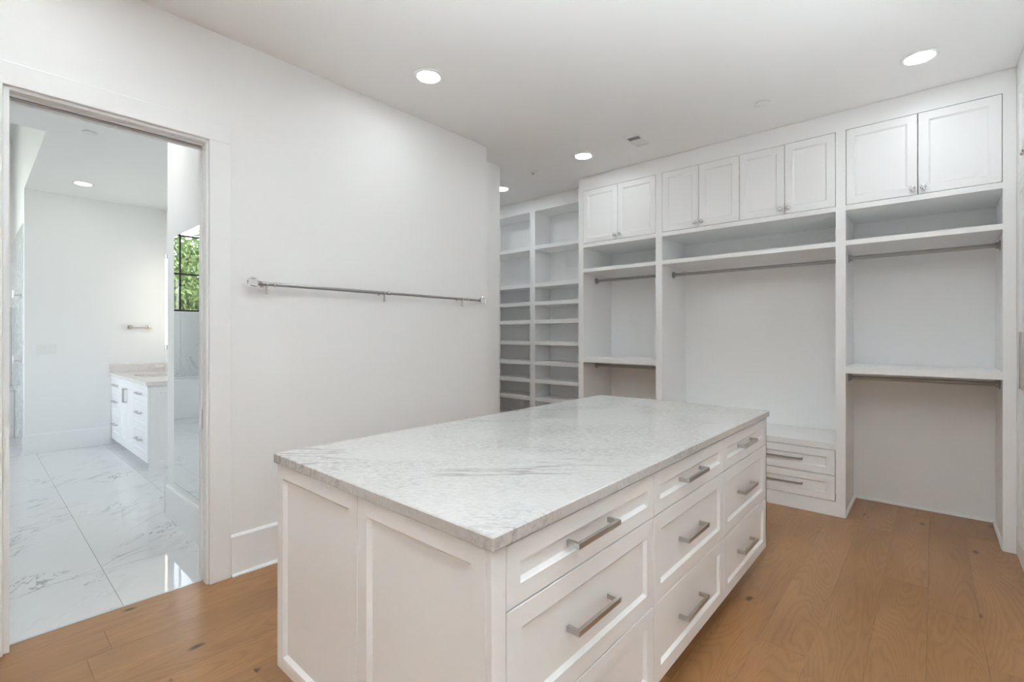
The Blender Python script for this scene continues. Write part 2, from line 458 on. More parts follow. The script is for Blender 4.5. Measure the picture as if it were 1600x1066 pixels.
# doorway : casing, jambs, pocket-door track
door = thing('door_1', 'white cased doorway to the bathroom with pocket door track', 'doorway', (XL, 0.49, 0), kind='structure')
def casing(y0, y1, z0, z1):
    return B(XL, XL + 0.02, y0, y1, z0, z1, b=0.002)
casing(0.872, 0.978, 0.0, 2.437).obj('casing', M_TRIM, door)
casing(-0.008, 0.098, 0.0, 2.437).obj('casing', M_TRIM, door)
casing(-0.008, 0.978, 2.437, 2.538).obj('casing', M_TRIM, door)
for (ya, yb_) in ((0.862, 0.8705), (0.1, 0.118)):
    q = MB(); q.box(-3.04, XL, ya, yb_, 0.0, DZ + 0.01); q.obj('jamb', M_TRIM, door)
    q = MB(); q.box(JB, -3.075, ya, yb_, 0.0, DZ + 0.01); q.obj('jamb', M_TRIM, door)
q = MB(); q.box(-3.075, -3.04, 0.8685, 0.875, 0.0, DZ); q.obj('door_edge', M_TRIM, door)
q = MB(); q.box(-3.036, XL, 0.118, 0.862, DZ - 0.002, DZ + 0.02); q.obj('head_jamb', M_TRIM, door)
q = MB(); q.box(-3.040, -3.030, 0.118, 0.862, DZ - 0.012, DZ + 0.02); q.obj('head_stop', M_TRIM, door)
q = MB(); q.box(JB, -3.078, 0.118, 0.862, DZ - 0.014, DZ + 0.02); q.obj('head_jamb', M_TRIM, door)
q = MB(); q.box(-3.0775, -3.0405, 0.118, 0.862, DZ - 0.002, DZ + 0.019); tag(q.obj('door_track', M_BLACK, door), 'pocket door track, coloured black for the shade in its slot')  # black fill stands in for the shade in the slot
q = MB(); q.box(-3.073, -3.043, 0.8655, 0.8684, 0.84, 0.95, b=0.001); q.box(-3.062, -3.054, 0.8645, 0.8655, 0.87, 0.92)
tag(q.obj('strike_plate', M_NICKEL, door), 'small nickel latch plate')
q = MB(); q.box(-3.068, -3.052, 0.118, 0.862, -0.013, 0.001); tag(q.obj('threshold_strip', M_NICKEL, door), 'thin metal strip between wood and tile')

# ------------------------------------------------------------------ structure : bathroom shell
YB1 = 1.768; XF = -7.78; YM = 1.006; XM = -4.385; YS = 0.425; XW = -10.0; HR = 4.15
tag(B(XM, JB, YM, 1.9, 0, H).obj('wall_mirror', M_WALL), 'white wall block carrying the tall mirror, seen through the doorway', 'wall', kind='structure')
tag(B(XF, XM, YB1, 1.9, 0, H).obj('wall_vanity', M_WALL), 'white bathroom wall behind the vanity', 'wall', kind='structure')
wb = tag(B(-10.2, XF, YS, 1.9, 0, H).obj('wall_bathroom', M_WALL), 'white far bathroom wall with towel bar and switch plate', 'wall', kind='structure')
# veined marble slabs on its side, towards the tub
for ix in range(2):
    for iz in range(5):
        x1 = -7.90 - ix * 1.06; x0 = x1 - 1.056
        z0 = 0.002 + iz * 0.6; z1 = min(z0 + 0.597, 2.66)
        MB().box(max(x0, XW + 0.002), x1, YS - 0.012, YS, z0, z1, b=0.001).obj('tile', M_WTILE, wb)
m = MB(); NX0, NX1, NZ0, NZ1 = -9.3, -5.6, 0.9, 3.4
m.box(-10.12, NX0, -2.32, -2.2, 0, HR); m.box(NX1, -3.11, -2.32, -2.2, 0, HR); m.box(NX0, NX1, -2.32, -2.2, 0, NZ0); m.box(NX0, NX1, -2.32, -2.2, NZ1, HR)
tag(m.obj('wall_bathroom_near', M_WALL), 'white bathroom wall left of the doorway outside the frame', 'wall', kind='structure')
# window wall
WY0, WY1, WZ0, WZ1 = -1.538, -0.150, 1.79, 3.824
m = MB()
m.box(-10.12, XW, -2.2, WY0, 0, HR); m.box(-10.12, XW, WY1, YS, 0, HR); m.box(-10.12, XW, WY0, WY1, 0, WZ0); m.box(-10.12, XW, WY0, WY1, WZ1, HR)
ww = tag(m.obj('wall_window', M_WALL), 'bathroom wall under the garden window, marble tiled above the tub', 'wall', kind='structure')
for iy in range(3):
    for iz in range(3):
        y1 = YS - 0.013 - iy * 0.9; y0 = y1 - 0.897
        z0 = 0.002 + 0.59 * iz; z1 = z0 + 0.587
        MB().box(XW, XW + 0.012, max(y0, -2.198), y1, z0, z1, b=0.001).obj('tile', M_WTILE, ww)
m = MB(); m.box(-5.48, JB, -2.32, 1.9, H, H + 0.1); m.box(-10.2, -5.48, YS, 1.9, H, H + 0.1)
m.box(-10.2, -5.38, -2.32, YS, HR, HR + 0.1); m.box(-10.2, -5.48, YS, YS + 0.1, H + 0.1, HR); m.box(-5.48, -5.38, -2.32, YS, H + 0.1, HR)
tag(m.obj('ceiling_bathroom', M_CEIL), 'white bathroom ceiling with a raised bay over the tub', 'ceiling', kind='structure')
ft = tag(B(-10.1, -3.061, -2.3, 1.9, -0.1, -0.0035).obj('floor_bathroom', M_GROUT), 'polished white marble tile floor of the bathroom', 'floor', kind='structure')
xl_ = [-3.068] + [-3.62 - 1.203 * k for k in range(0, 6)]
yl_ = [0.519 + 0.603 * k for k in range(-5, 4)]
for i in range(len(xl_) - 1):
    for j in range(len(yl_) - 1):
        x1, x0 = xl_[i], max(xl_[i+1], XW); y0, y1 = max(yl_[j], -2.2), min(yl_[j+1], YB1)
        if x1 > XF > x0 and y0 > YS: x0 = XF
        if x1 <= XF and y0 > YS: continue
        if x1 - x0 < 0.02 or y1 - y0 < 0.02: continue
        MB().box(x0 + 0.0012, x1 - 0.0012, y0 + 0.0012, y1 - 0.0012, -0.0035, 0.0).obj('tile', M_TILE, ft)
# baseboards
q = MB(); baseboard(q, (XM - 0.016, YM), (JB - 0.003, YM), (0, -1)); baseboard(q, (XM, YM - 0.016), (XM, YB1), (-1, 0))
tag(q.obj('baseboard_mirror', M_TRIM), 'white baseboard under the tall bathroom mirror', 'baseboard', kind='structure')
q = MB(); baseboard(q, (XF, YS - 0.014), (XF, 1.19), (1, 0), h=0.225)
tag(q.obj('baseboard_bathroom', M_TRIM), 'white baseboard along the far bathroom wall', 'baseboard', kind='structure')

# window
win = thing('window_1', 'black steel grid window above the tub, reflected in the mirror', 'window', (XW - 0.06, (WY0+WY1)/2, WZ0), kind='structure')
q = MB(); fx0, fx1 = XW - 0.09, XW - 0.04
q.box(fx0, fx1, WY0, WY1, WZ0, WZ0 + 0.03); q.box(fx0, fx1, WY0, WY1, WZ1 - 0.03, WZ1)
q.box(fx0, fx1, WY0, WY0 + 0.03, WZ0, WZ1); q.box(fx0, fx1, WY1 - 0.03, WY1, WZ0, WZ1)
q.obj('window_frame', M_BLACK, win)
ys = [WY0 + 0.347 * k for k in range(5)]; zs = [1.79, 2.456, 3.14, 3.824]
for y in ys[1:-1]: B(fx0 + 0.005, fx1 - 0.005, y - 0.012, y + 0.012, WZ0 + 0.03, WZ1 - 0.03).obj('muntin', M_BLACK, win)
for z in zs[1:-1]:
    for k in range(4):
        B(fx0 + 0.005, fx1 - 0.005, ys[k] + (0.012 if k else 0.03), ys[k+1] - (0.012 if k < 3 else 0.03), z - 0.012, z + 0.012).obj('muntin', M_BLACK, win)
for i in range(4):
    for j in range(3):
        B(XW - 0.066, XW - 0.062, ys[i] + (0.012 if i else 0.03), ys[i+1] - (0.012 if i < 3 else 0.03), zs[j] + (0.012 if j else 0.03), zs[j+1] - (0.012 if j < 2 else 0.03)).obj('pane', M_PANE, win)

win_added = thing('added_window', 'black framed bathroom window, unseen, added to bring in more daylight', 'window', ((NX0+NX1)/2, -2.26, NZ0), kind='structure')  # added opening out of view, lets more daylight into the bathroom
q = MB(); q.box(NX0, NX1, -2.285, -2.235, NZ0, NZ0 + 0.03); q.box(NX0, NX1, -2.285, -2.235, NZ1 - 0.03, NZ1)
for xx in (NX0, (NX0+NX1)/2 - 0.015, NX1 - 0.03): q.box(xx, xx + 0.03, -2.285, -2.235, NZ0 + 0.03, NZ1 - 0.03)
q.obj('window_frame', M_BLACK, win_added)
for xa, xb in ((NX0 + 0.03, (NX0+NX1)/2 - 0.015), ((NX0+NX1)/2 + 0.015, NX1 - 0.03)):
    B(xa, xb, -2.262, -2.258, NZ0 + 0.03, NZ1 - 0.03).obj('pane', M_PANE, win_added)

# ------------------------------------------------------------------ joinery helpers
def shaker(name, o, U, V, Nn, w, h, parent, mat=M_CAB, fw=0.052, rec=0.009, bev=0.011, t=0.019):
    """frame-and-panel front: o is the lower corner on the face plane"""
    mb = MB().rings(o, U, V, Nn, w, h, [(0, -t), (0, -0.0015), (0.0015, 0), (fw, 0), (fw + 0.002, -0.002), (fw + bev, -rec)])
    return mb.obj(name, mat, parent)

def bar_pull(c, along, out, length, parent, mat=M_NICKEL, proj=0.031, th=0.011, wd=0.014, name='handle'):
    """square bar handle: c on the face, bar runs along 'along' and stands 'proj' off"""
    c = Vector(c); a = Vector(along); n = Vector(out); s = a.cross(n)
    mb = MB()
    def obox(ca, la, cn, ln, ls):
        vs = []
        ce = c + a*ca + n*cn
        for i in (-1, 1):
            for j in (-1, 1):
                for k in (-1, 1):
                    vs.append(ce + a*la*i/2 + n*ln*j/2 + s*ls*k/2)
        mb.add(vs, [(0,1,3,2),(4,6,7,5),(0,4,5,1),(2,3,7,6),(0,2,6,4),(1,5,7,3)])
    obox(0, length, proj - th/2, th, wd)
    for sgn in (-1, 1):
        obox(sgn*(length - th)/2, th, (proj - th)/2, proj - th, wd)
    return mb.obj(name, mat, parent)

def knob(c, out, parent):
    k = MB().lathe(c, out, [(0, 0.011), (0.004, 0.011), (0.005, 0.006), (0.013, 0.006), (0.016, 0.014), (0.024, 0.018), (0.031, 0.015), (0.034, 0.007)], 12)
    return tag(k.obj('knob', M_CHROME, parent, smooth=True), 'small faceted chrome knob')

# ------------------------------------------------------------------ island
IX0, IX1, IY0, IY1, IZ0, IZ1 = -1.792, -0.712, 0.744, 3.004, 0.163, 0.903
isl = thing('island_cabinet', 'white island cabinet with nine panelled drawers and bar handles', 'cabinet', ((IX0+IX1)/2, (IY0+IY1)/2, 0))
B(IX0 + 0.02, IX1 - 0.02, IY0 + 0.02, IY1 - 0.02, IZ0 + 0.001, IZ1 - 0.001).obj('carcass', M_CAB, isl)
B(IX0 + 0.08, IX1 - 0.14, IY0 + 0.07, IY1 - 0.07, 0.0, IZ0 + 0.001).obj('toe_kick', M_CAB, isl)
B(IX1 - 0.0195, IX1, IY0, 0.7895, IZ0, IZ1 - 0.001, b=0.001).obj('stile', M_CAB, isl)
B(IX1 - 0.0195, IX1, 2.9885, IY1, IZ0, IZ1 - 0.001, b=0.001).obj('stile', M_CAB, isl)
cols = ((0.793, 1.539), (1.543, 2.262), (2.266, 2.985))
rows = ((0.7485, 0.894), (0.4475, 0.7440), (IZ0, 0.4430))
for (ya, yb_) in cols:
    for (za, zb) in rows:
        d = shaker('drawer', (IX1, ya, za), (0, 1, 0), (0, 0, 1), (1, 0, 0), yb_ - ya, zb - za, isl, fw=0.046 if zb - za < 0.2 else 0.052)
        tag(bar_pull((IX1 - (0.009), (ya + yb_)/2 - 0.02, (za + zb)/2), (0, 1, 0), (1, 0, 0), 0.22, d, proj=0.040), 'brushed nickel bar handle')
# near end: two tall panels, far side and back side plain frames
shaker('end_panel', (IX0, IY0, IZ0), (1, 0, 0), (0, 0, 1), (0, -1, 0), 0.5395, 0.737, isl, fw=0.047, bev=0.012, rec=0.012)
shaker('end_panel', (IX0 + 0.5425, IY0, IZ0), (1, 0, 0), (0, 0, 1), (0, -1, 0), 0.518, 0.737, isl, fw=0.047, bev=0.012, rec=0.012)
for k in range(2):
    shaker('end_panel', (IX0 + 0.54*k + 0.54, IY1, IZ0), (-1, 0, 0), (0, 0, 1), (0, 1, 0), 0.538, 0.737, isl)
for k in range(3):
    shaker('back_panel', (IX0, IY0 + 0.021 + 0.74*k + 0.738, IZ0), (0, -1, 0), (0, 0, 1), (-1, 0, 0), 0.736, 0.737, isl)
ct = MB().box(-1.800, -0.699, 0.734, 3.016, 0.9035, 0.9365, b=0.003)
tag(ct.obj('countertop', M_TOP), 'polished grey-veined white marble slab on top of the island', 'countertop')

# ------------------------------------------------------------------ closet sections on the far wall
YF = 4.319; YBK = 4.937
def section(label, x0, x1, s0, s1, p0, p1, ndoors, group):
    """x0..x1 outer limits, s0/s1 inner edges of the stiles, p0/p1 inner faces of the side panels"""
    t = thing('closet_section', label, 'closet', ((x0+x1)/2, YF, 0), group)
    for (a, b_) in ((x0, p0), (p1, x1)):
        B(a + 0.0003, b_, YF + 0.02, YBK, 0.0, H - 0.002).obj('side_panel', M_CAB, t)
    B(p0, p1, YBK, YBK + 0.012, 0.0, H - 0.002).obj('back_panel', M_CAB, t)
    B(p0 + 0.001, p1 - 0.001, YF + 0.02, YBK - 0.001, 2.297, 2.333).obj('deck_panel', M_CAB, t)
    f = MB()
    f.box(x0, s0, YF, YF + 0.02, 0, 2.896); f.box(s1, x1, YF, YF + 0.02, 0, 2.896)
    f.box(x0, x1, YF, YF + 0.02, 2.896, H - 0.002); f.box(s0, s1, YF, YF + 0.02, 2.296, 2.3345)
    f.obj('face_frame', M_CAB, t)
    w = (s1 - s0 - 0.002) / ndoors
    for k in range(ndoors):
        dx0 = s0 + 0.001 + k*w + 0.0023; dw = w - 0.0046
        d = shaker('door', (dx0, YF, 2.3380), (1, 0, 0), (0, 0, 1), (0, -1, 0), dw, 0.5545, t, fw=0.054)
        left_of_pair = (k % 2 == 0)
        kx = dx0 + dw - 0.027 if left_of_pair else dx0 + 0.027
        knob((kx, YF, 2.378), (0, -1, 0), d)
    return t
def shelf(t, p0, p1, z0, z1, yf=YF + 0.001):
    return B(p0 + 0.002, p1 - 0.002, yf, YBK - 0.001, z0, z1, b=0.0015).obj('shelf', M_CAB, t)
def rod(t, p0, p1, z, y=4.61):
    r = MB().cyl((p0 + 0.001, y, z), (p1 - 0.001, y, z), 0.0145, 16).obj('hanging_rod', M_STEEL, t, smooth=True)
    for (px, s) in ((p0, 1), (p1, -1)):
        MB().lathe((px + s*0.0005, y, z), (s, 0, 0), [(0, 0.034), (0.005, 0.034), (0.008, 0.022), (0.022, 0.022), (0.024, 0.016)], 18).obj('rod_flange', M_STEEL, r, smooth=True)
    return r

s1 = section('narrow white closet section with two rods, left of the wide one, beside the shoe shelves', -2.850, -1.9475, -2.790, -1.979, -2.806, -1.967, 2, 'built-in closet sections')
shelf(s1, -2.806, -1.967, 2.033, 2.070); rod(s1, -2.806, -1.967, 1.966)
shelf(s1, -2.806, -1.967, 1.079, 1.126); rod(s1, -2.806, -1.967, 1.034)
s2 = section('wide white closet section with four upper doors, one rod and two low drawers', -1.9475, -0.519, -1.916, -0.550, -1.928, -0.537, 4, 'built-in closet sections')
shelf(s2, -1.928, -0.537, 2.033, 2.070); rod(s2, -1.928, -0.537, 1.960)
B(-1.926, -0.539, YF + 0.001, YBK - 0.001, 0.498, 0.546, b=0.0015).obj('bench_top', M_CAB, s2)
B(-1.916, -0.550, YF + 0.0, YF + 0.02, 0.0, 0.1085).obj('plinth', M_CAB, s2)
for (za, zb) in ((0.1125, 0.2995), (0.3045, 0.4935)):
    d = shaker('drawer', (-1.911, YF, za), (1, 0, 0), (0, 0, 1), (0, -1, 0), 1.356, zb - za, s2, fw=0.054)
    tag(bar_pull((-1.232, YF + 0.009, (za + zb)/2), (1, 0, 0), (0, -1, 0), 0.93, d, proj=0.038), 'long slim dark nickel bar handle')
s3 = section('white closet section in the right corner with two rods and open wood floor', -0.519, 0.3925, -0.488, 0.331, -0.501, 0.342, 2, 'built-in closet sections')
shelf(s3, -0.501, 0.342, 2.035, 2.072); rod(s3, -0.501, 0.342, 1.974)
shelf(s3, -0.501, 0.342, 1.082, 1.128); rod(s3, -0.501, 0.342, 1.034)
q = MB(); shoe(q, (-0.501, YBK), (0.342, YBK), (0, -1), 0.0); shoe(q, (-0.501, YF + 0.021), (-0.501, YBK), (1, 0), 0.0); shoe(q, (0.342, YF + 0.021), (0.342, YBK), (-1, 0), 0.0)
q.obj('shoe_moulding', M_TRIM, s3)

# ------------------------------------------------------------------ shoe shelving unit
YT = 4.590
tw = thing('shelving_unit', 'tall white open shoe shelves in two columns, left of the closet sections', 'shelves', (-3.70, YT, 0))
f = MB()
f.box(-3.742, -3.661, YT, YT + 0.02, 0, 2.885); f.box(-4.622, -4.542, YT, YT + 0.02, 0, 2.885); f.box(-2.860, -2.8505, YT, YT + 0.02, 0, 2.885)
f.box(-4.622, -2.8505, YT, YT + 0.02, 2.885, H - 0.002)
f.obj('face_frame', M_CAB, tw)
for xa in (-4.58, -3.72, -2.869):
    B(xa, xa + 0.018 if xa > -3 else xa + 0.038, YT + 0.02, 4.93, 0, H - 0.002).obj('side_panel', M_CAB, tw)
B(-4.56, -2.8505, 4.93, 4.948, 0, H - 0.002).obj('back_panel', M_CAB, tw)
for (xa, xb) in ((-4.542, -3.722), (-3.682, -2.869)):
    B(xa + 0.001, xb - 0.001, YT + 0.02, 4.929, 2.885, 2.92).obj('top_panel', M_CAB, tw)
    for zt in (2.461, 2.001, 1.777, 1.553, 1.291, 1.046, 0.826, 0.607, 0.36, 0.10):
        B(xa + 0.001, xb - 0.001, YT + 0.001, 4.929, zt - 0.046, zt, b=0.0015).obj('shelf', M_CAB, tw)
        # front edge between the stiles is the same board; nothing else needed

# ------------------------------------------------------------------ tall cabinet on the right wall
XR = 0.3935
tc = thing('tall_cabinet', 'tall white cabinet at the right edge with long nickel bar handles', 'cabinet', (0.7, 3.83, 0))
B(XR + 0.02, 0.999, 3.335, YF - 0.001, 0.0, H - 0.002).obj('carcass', M_CAB, tc)
f = MB()
f.box(XR, XR + 0.02, 4.268, YF - 0.001, 0, H - 0.002); f.box(XR, XR + 0.02, 3.335, 3.385, 0, H - 0.002)
f.box(XR, XR + 0.02, 3.385, 4.268, 2.896, H - 0.002); f.box(XR, XR + 0.02, 3.385, 4.268, 2.296, 2.3345); f.box(XR, XR + 0.02, 3.385, 4.268, 0, 0.108)
f.obj('face_frame', M_CAB, tc)
for k, (ya, yb_) in enumerate(((3.8285, 4.266), (3.387, 3.8245))):
    d = shaker('door', (XR, yb_, 0.262), (0, -1, 0), (0, 0, 1), (-1, 0, 0), yb_ - ya, 2.031, tc, fw=0.06)
    tag(bar_pull((XR + 0.0, ya + 0.035 if k == 0 else yb_ - 0.035, 1.225), (0, 0, 1), (-1, 0, 0), 0.315, d, proj=0.034, wd=0.02, th=0.013), 'long upright nickel bar handle')
    d = shaker('door', (XR, yb_, 2.3375), (0, -1, 0), (0, 0, 1), (-1, 0, 0), yb_ - ya, 0.5555, tc, fw=0.06)
    knob((XR, ya + 0.03 if k == 0 else yb_ - 0.03, 2.378), (-1, 0, 0), d)
    shaker('drawer', (XR, yb_, 0.111), (0, -1, 0), (0, 0, 1), (-1, 0, 0), yb_ - ya, 0.148, tc, fw=0.045)

# ------------------------------------------------------------------ rod on the left wall
XRD = XL + 0.072
wr = thing('wall_rod', 'long slim steel hanging rod with clear ball finials on the left wall', 'rod', (XL, 2.0, 1.665))
ZR = 1.664
MB().cyl((XRD, 1.12, ZR), (XRD, 2.00, ZR), 0.0112, 14).obj('rod', M_STEEL, wr, smooth=True)
tag(MB().cyl((XRD, 2.00, ZR), (XRD, 2.885, ZR), 0.0096, 14).obj('rod', M_STEEL, wr, smooth=True), 'thinner telescoped half of the rod')
for (y, d) in ((1.118, -1), (2.887, 1)):
    fo = MB().lathe((XRD, y, ZR), (0, d, 0), [(0, 0.013), (0.008, 0.015), (0.012, 0.010), (0.016, 0.009)], 14).obj('end_cap', M_STEEL, wr, smooth=True)
    R = 0.030
    prof = [(0.014 + R - R*math.cos(a), max(R*math.sin(a), 0.002)) for a in [math.pi*i/10 for i in range(11)]]
    tag(MB().lathe((XRD, y, ZR + 0.004), (0, d, 0), prof, 10).obj('finial', M_CRYSTAL, wr), 'clear faceted crystal ball')
for y in (1.195, 1.985, 2.755):
    MB().lathe((XRD, y - 0.008, ZR), (0, 1, 0), [(0, 0.011), (0.003, 0.0145), (0.013, 0.0145), (0.016, 0.011)], 14).obj('collar', M_CHROME, wr, smooth=True)
for y in (1.150, 1.945, 2.690):
    q = MB()
    q.box(XL + 0.0005, XL + 0.004, y - 0.009, y + 0.009, ZR - 0.014, ZR + 0.014, b=0.001)
    q.cyl((XL + 0.003, y, ZR), (XRD, y, ZR), 0.005, 10)
    q.lathe((XRD, y - 0.006, ZR), (0, 1, 0), [(0, 0.013), (0.012, 0.013)], 12)
    q.cyl((XRD, y, ZR - 0.012), (XRD, y, ZR - 0.050), 0.0065, 10)
    q.lathe((XRD, y, ZR - 0.048), (0, 0, -1), [(0, 0.005), (0.004, 0.008), (0.010, 0.008), (0.013, 0.005)], 10)
    tag(q.obj('bracket', M_NICKEL, wr, smooth=True), 'nickel wall bracket under the rod')

# ------------------------------------------------------------------ ceiling fixtures
def downlight(x, y, label, group='recessed ceiling lights', z=H, lens=None):
    t = thing('ceiling_light', label, 'light', (x, y, z), group)
    MB().lathe((x, y, z), (0, 0, -1), [(0.0, 0.094), (0.003, 0.094), (0.006, 0.090), (0.0065, 0.080), (0.004, 0.072), (0.0, 0.071)], 40).obj('trim_ring', M_FIX, t, smooth=True)
    MB().lathe((x, y, z), (0, 0, -1), [(0.001, 0.071), (0.005, 0.071), (0.0055, 0.069)], 40).obj('lens', lens or M_LENS, t, smooth=True)
    return t
downlight(-2.455, 1.972, 'recessed round ceiling light above the wall rod, nearest of those along the left wall')
downlight(-2.455, 3.802, 'recessed round ceiling light in front of the narrow closet section')
downlight(-0.060, 3.792, 'recessed round ceiling light in the right corner above the two-door closet section')
downlight(-3.715, 4.040, 'recessed ceiling light half hidden by the wall corner, above the shoe shelves')
downlight(-0.060, 1.972, 'recessed ceiling light above the drawer side of the island, outside the frame')
downlight(-2.455, 0.140, 'recessed ceiling light in front of the doorway, outside the frame')
downlight(-0.060, 0.140, 'recessed ceiling light above the camera, outside the frame')
downlight(-1.26, -1.3, 'recessed ceiling light at the near end of the closet, outside the frame')
downlight(-7.056, 0.843, 'recessed ceiling light in the bathroom, seen through the doorway', lens=M_LENS_BATH)
downlight(-4.15, 0.50, 'unseen bathroom ceiling light added beyond the doorway head to brighten the wood floor', lens=M_FILL_DOOR)  # extra lamp out of view, added to light the wood by the doorway
downlight(-8.30, -0.9, 'unseen ceiling light added in the raised bay to brighten the tub and marble', z=HR, lens=M_FILL_BAY)  # lamp added out of view to lift the tub bay
downlight(-4.80, 4.10, 'unseen ceiling light added in the passage to brighten the shoe shelves')  # added behind the wall to light the shelves
downlight(-5.05, -1.0, 'recessed ceiling light in the middle of the bathroom, hidden above the doorway', lens=M_LENS_BATH)
downlight(-4.3, -1.4, 'recessed ceiling light at the near end of the bathroom, outside the frame', lens=M_LENS_BATH)

def round_cover(x, y, label, r=0.05):
    t = MB().lathe((x, y, H), (0, 0, -1), [(0, r*0.9), (0.004, r*0.9), (0.0045, r), (0.0095, r), (0.0105, r - 0.002)], 32).obj('sprinkler_cover', M_FIX, smooth=True)
    return tag(t, label, 'cover')
round_cover(-0.922, 3.790, 'flat round white cover plate on the closet ceiling right of the vent')
round_cover(-5.232, 0.668, 'flat round white cover plate on the bathroom ceiling')
sp = thing('sprinkler', 'small white ceiling sprinkler with a dark tip above the shoe shelves', 'sprinkler', (-3.073, 3.822, H))
MB().lathe((-3.073, 3.822, H), (0, 0, -1), [(0, 0.055), (0.004, 0.053), (0.008, 0.040), (0.010, 0.020)], 28).obj('escutcheon', M_FIX, sp, smooth=True)
tag(MB().lathe((-3.073, 3.822, H), (0, 0, -1), [(0.009, 0.012), (0.020, 0.010), (0.024, 0.006), (0.026, 0.016), (0.029, 0.016)], 14).obj('sprinkler_head', M_STEEL, sp, smooth=True), 'dark metal sprinkler tip')

vt = thing('ceiling_vent', 'small white rectangular louvred air vent on the closet ceiling', 'vent', (-1.909, 3.811, H))
vx0, vx1, vy0, vy1 = -1.985, -1.833, 3.685, 3.937
q = MB(); b_ = 0.022; zt = H - 0.007
q.box(vx0, vx1, vy0, vy0 + b_, zt, H - 0.0003); q.box(vx0, vx1, vy1 - b_, vy1, zt, H - 0.0003)
q.box(vx0, vx0 + b_, vy0 + b_, vy1 - b_, zt, H - 0.0003); q.box(vx1 - b_, vx1, vy0 + b_, vy1 - b_, zt, H - 0.0003)
q.obj('vent_frame', M_FIX, vt)
tag(B(vx0 + b_, vx1 - b_, vy0 + b_, vy1 - b_, H - 0.0012, H - 0.0004).obj('duct_shade_sheet', M_DARK, vt), 'dark sheet for the shade inside the duct')  # flat dark sheet painted as the shade of the duct
for k in range(11):
    yy = vy0 + b_ + 0.012 + k * 0.0178
    tilt = -1 if k < 4 else 1
    q = MB(); a0 = 0.0075; dz = 0.005
    vs = [(vx0+b_, yy - a0, H - 0.0065 + dz*0.5*(1+tilt)/1.0*0.9), (vx1-b_, yy - a0, H - 0.0065 + dz*0.5*(1+tilt)*0.9), (vx1-b_, yy + a0, H - 0.0065 + dz*0.5*(1-tilt)*0.9), (vx0+b_, yy + a0, H - 0.0065 + dz*0.5*(1-tilt)*0.9)]
    vs += [(p[0], p[1], p[2] + 0.0008) for p in vs]
    q.add(vs, [(0,1,2,3),(7,6,5,4),(0,4,5,1),(1,5,6,2),(2,6,7,3),(3,7,4,0)])
    q.obj('louvre', M_FIX, vt)

# ------------------------------------------------------------------ bathroom things
# mirror
mi = thing('mirror', 'tall frameless wall mirror seen through the doorway, reflecting the garden window', 'mirror', (-3.68, YM, 0.29))
B(-4.178, -3.17, YM - 0.006, YM - 0.0005, 0.285, 2.088).obj('backing', M_BLACK, mi)
B(-4.174, -3.174, YM - 0.0085, YM - 0.006, 0.289, 2.084).obj('mirror_glass', M_MIRROR, mi)

# vanity
VX0, VX1, VY, VZ = XF + 0.003, -5.935, 1.195, 0.855
va = thing('vanity_cabinet', 'white bathroom vanity with panelled drawers and doors, beyond the doorway', 'cabinet', ((VX0+VX1)/2, 1.48, 0))
B(VX0, VX1 - 0.0205, VY + 0.02, YB1 - 0.002, 0.09, VZ).obj('carcass', M_CAB, va)
B(VX0, VX1 - 0.0205, VY + 0.09, YB1 - 0.002, 0.0, 0.09).obj('toe_kick', M_CAB, va)
f = MB()
f.box(VX0, -7.742, VY, VY + 0.0195, 0.075, VZ); f.box(-7.742, VX1 - 0.03, VY, VY + 0.0195, 0.812, VZ); f.box(-7.742, VX1 - 0.03, VY, VY + 0.0195, 0.075, 0.127); f.box(VX1 - 0.03, VX1 - 0.0005, VY, VY + 0.0195, 0.075, VZ)
f.box(-7.24, -7.222, VY, VY + 0.0195, 0.127, 0.812); f.box(-6.59, -6.572, VY, VY + 0.0195, 0.127, 0.812)
f.obj('face_frame', M_CAB, va)
shaker('side_panel', (VX1, VY + 0.02, 0.0), (0, 1, 0), (0, 0, 1), (1, 0, 0), YB1 - VY - 0.022, VZ - 0.001, va, fw=0.075)
for (xa, xb) in ((-7.74, -7.242), (-6.570, -5.967)):
    for (za, zb) in ((0.682, 0.810), (0.412, 0.679), (0.129, 0.409)):
        d = shaker('drawer', (xa, VY, za), (1, 0, 0), (0, 0, 1), (0, -1, 0), xb - xa, zb - za, va, fw=0.04)
        bar_pull(((xa+xb)/2, VY, (za+zb)/2 + 0.01), (1, 0, 0), (0, -1, 0), 0.20, d, proj=0.036)
for (xa, xb, hx) in ((-7.220, -6.9075, -6.935), (-6.9045, -6.592, -6.877)):
    d = shaker('door', (xa, VY, 0.129), (1, 0, 0), (0, 0, 1), (0, -1, 0), xb - xa, 0.681, va, fw=0.045)
    bar_pull((hx, VY, 0.68), (0, 0, 1), (0, -1, 0), 0.16, d, proj=0.036)
# vanity top with a cut-out for the basin
SX0, SX1, SY0, SY1 = -7.16, -6.66, 1.30, 1.62
q = MB(); z0, z1 = VZ + 0.0005, 0.893
q.box(VX0, SX0, VY - 0.018, YB1 - 0.0015, z0, z1); q.box(SX1, VX1 + 0.03, VY - 0.018, YB1 - 0.0015, z0, z1)
q.box(SX0, SX1, VY - 0.018, SY0, z0, z1); q.box(SX0, SX1, SY1, YB1 - 0.0015, z0, z1)
tag(q.obj('countertop', M_VTOP), 'warm white speckled stone top on the bathroom vanity', 'countertop')
sk = MB()
prof = [(0.0, 1.0), (0.03, 0.97), (0.09, 0.9), (0.12, 0.75), (0.13, 0.2)]
vs = []; n = 24
for dz, sc_ in prof:
    for i in range(n):
        t = 2*math.pi*i/n; ca, sa = math.cos(t), math.sin(t); k = 1 / max(abs(ca), abs(sa)) ** 0.75
        vs.append(((SX0+SX1)/2 + 0.262*sc_*ca*k, (SY0+SY1)/2 + 0.172*sc_*sa*k, z0 - 0.004 - dz))
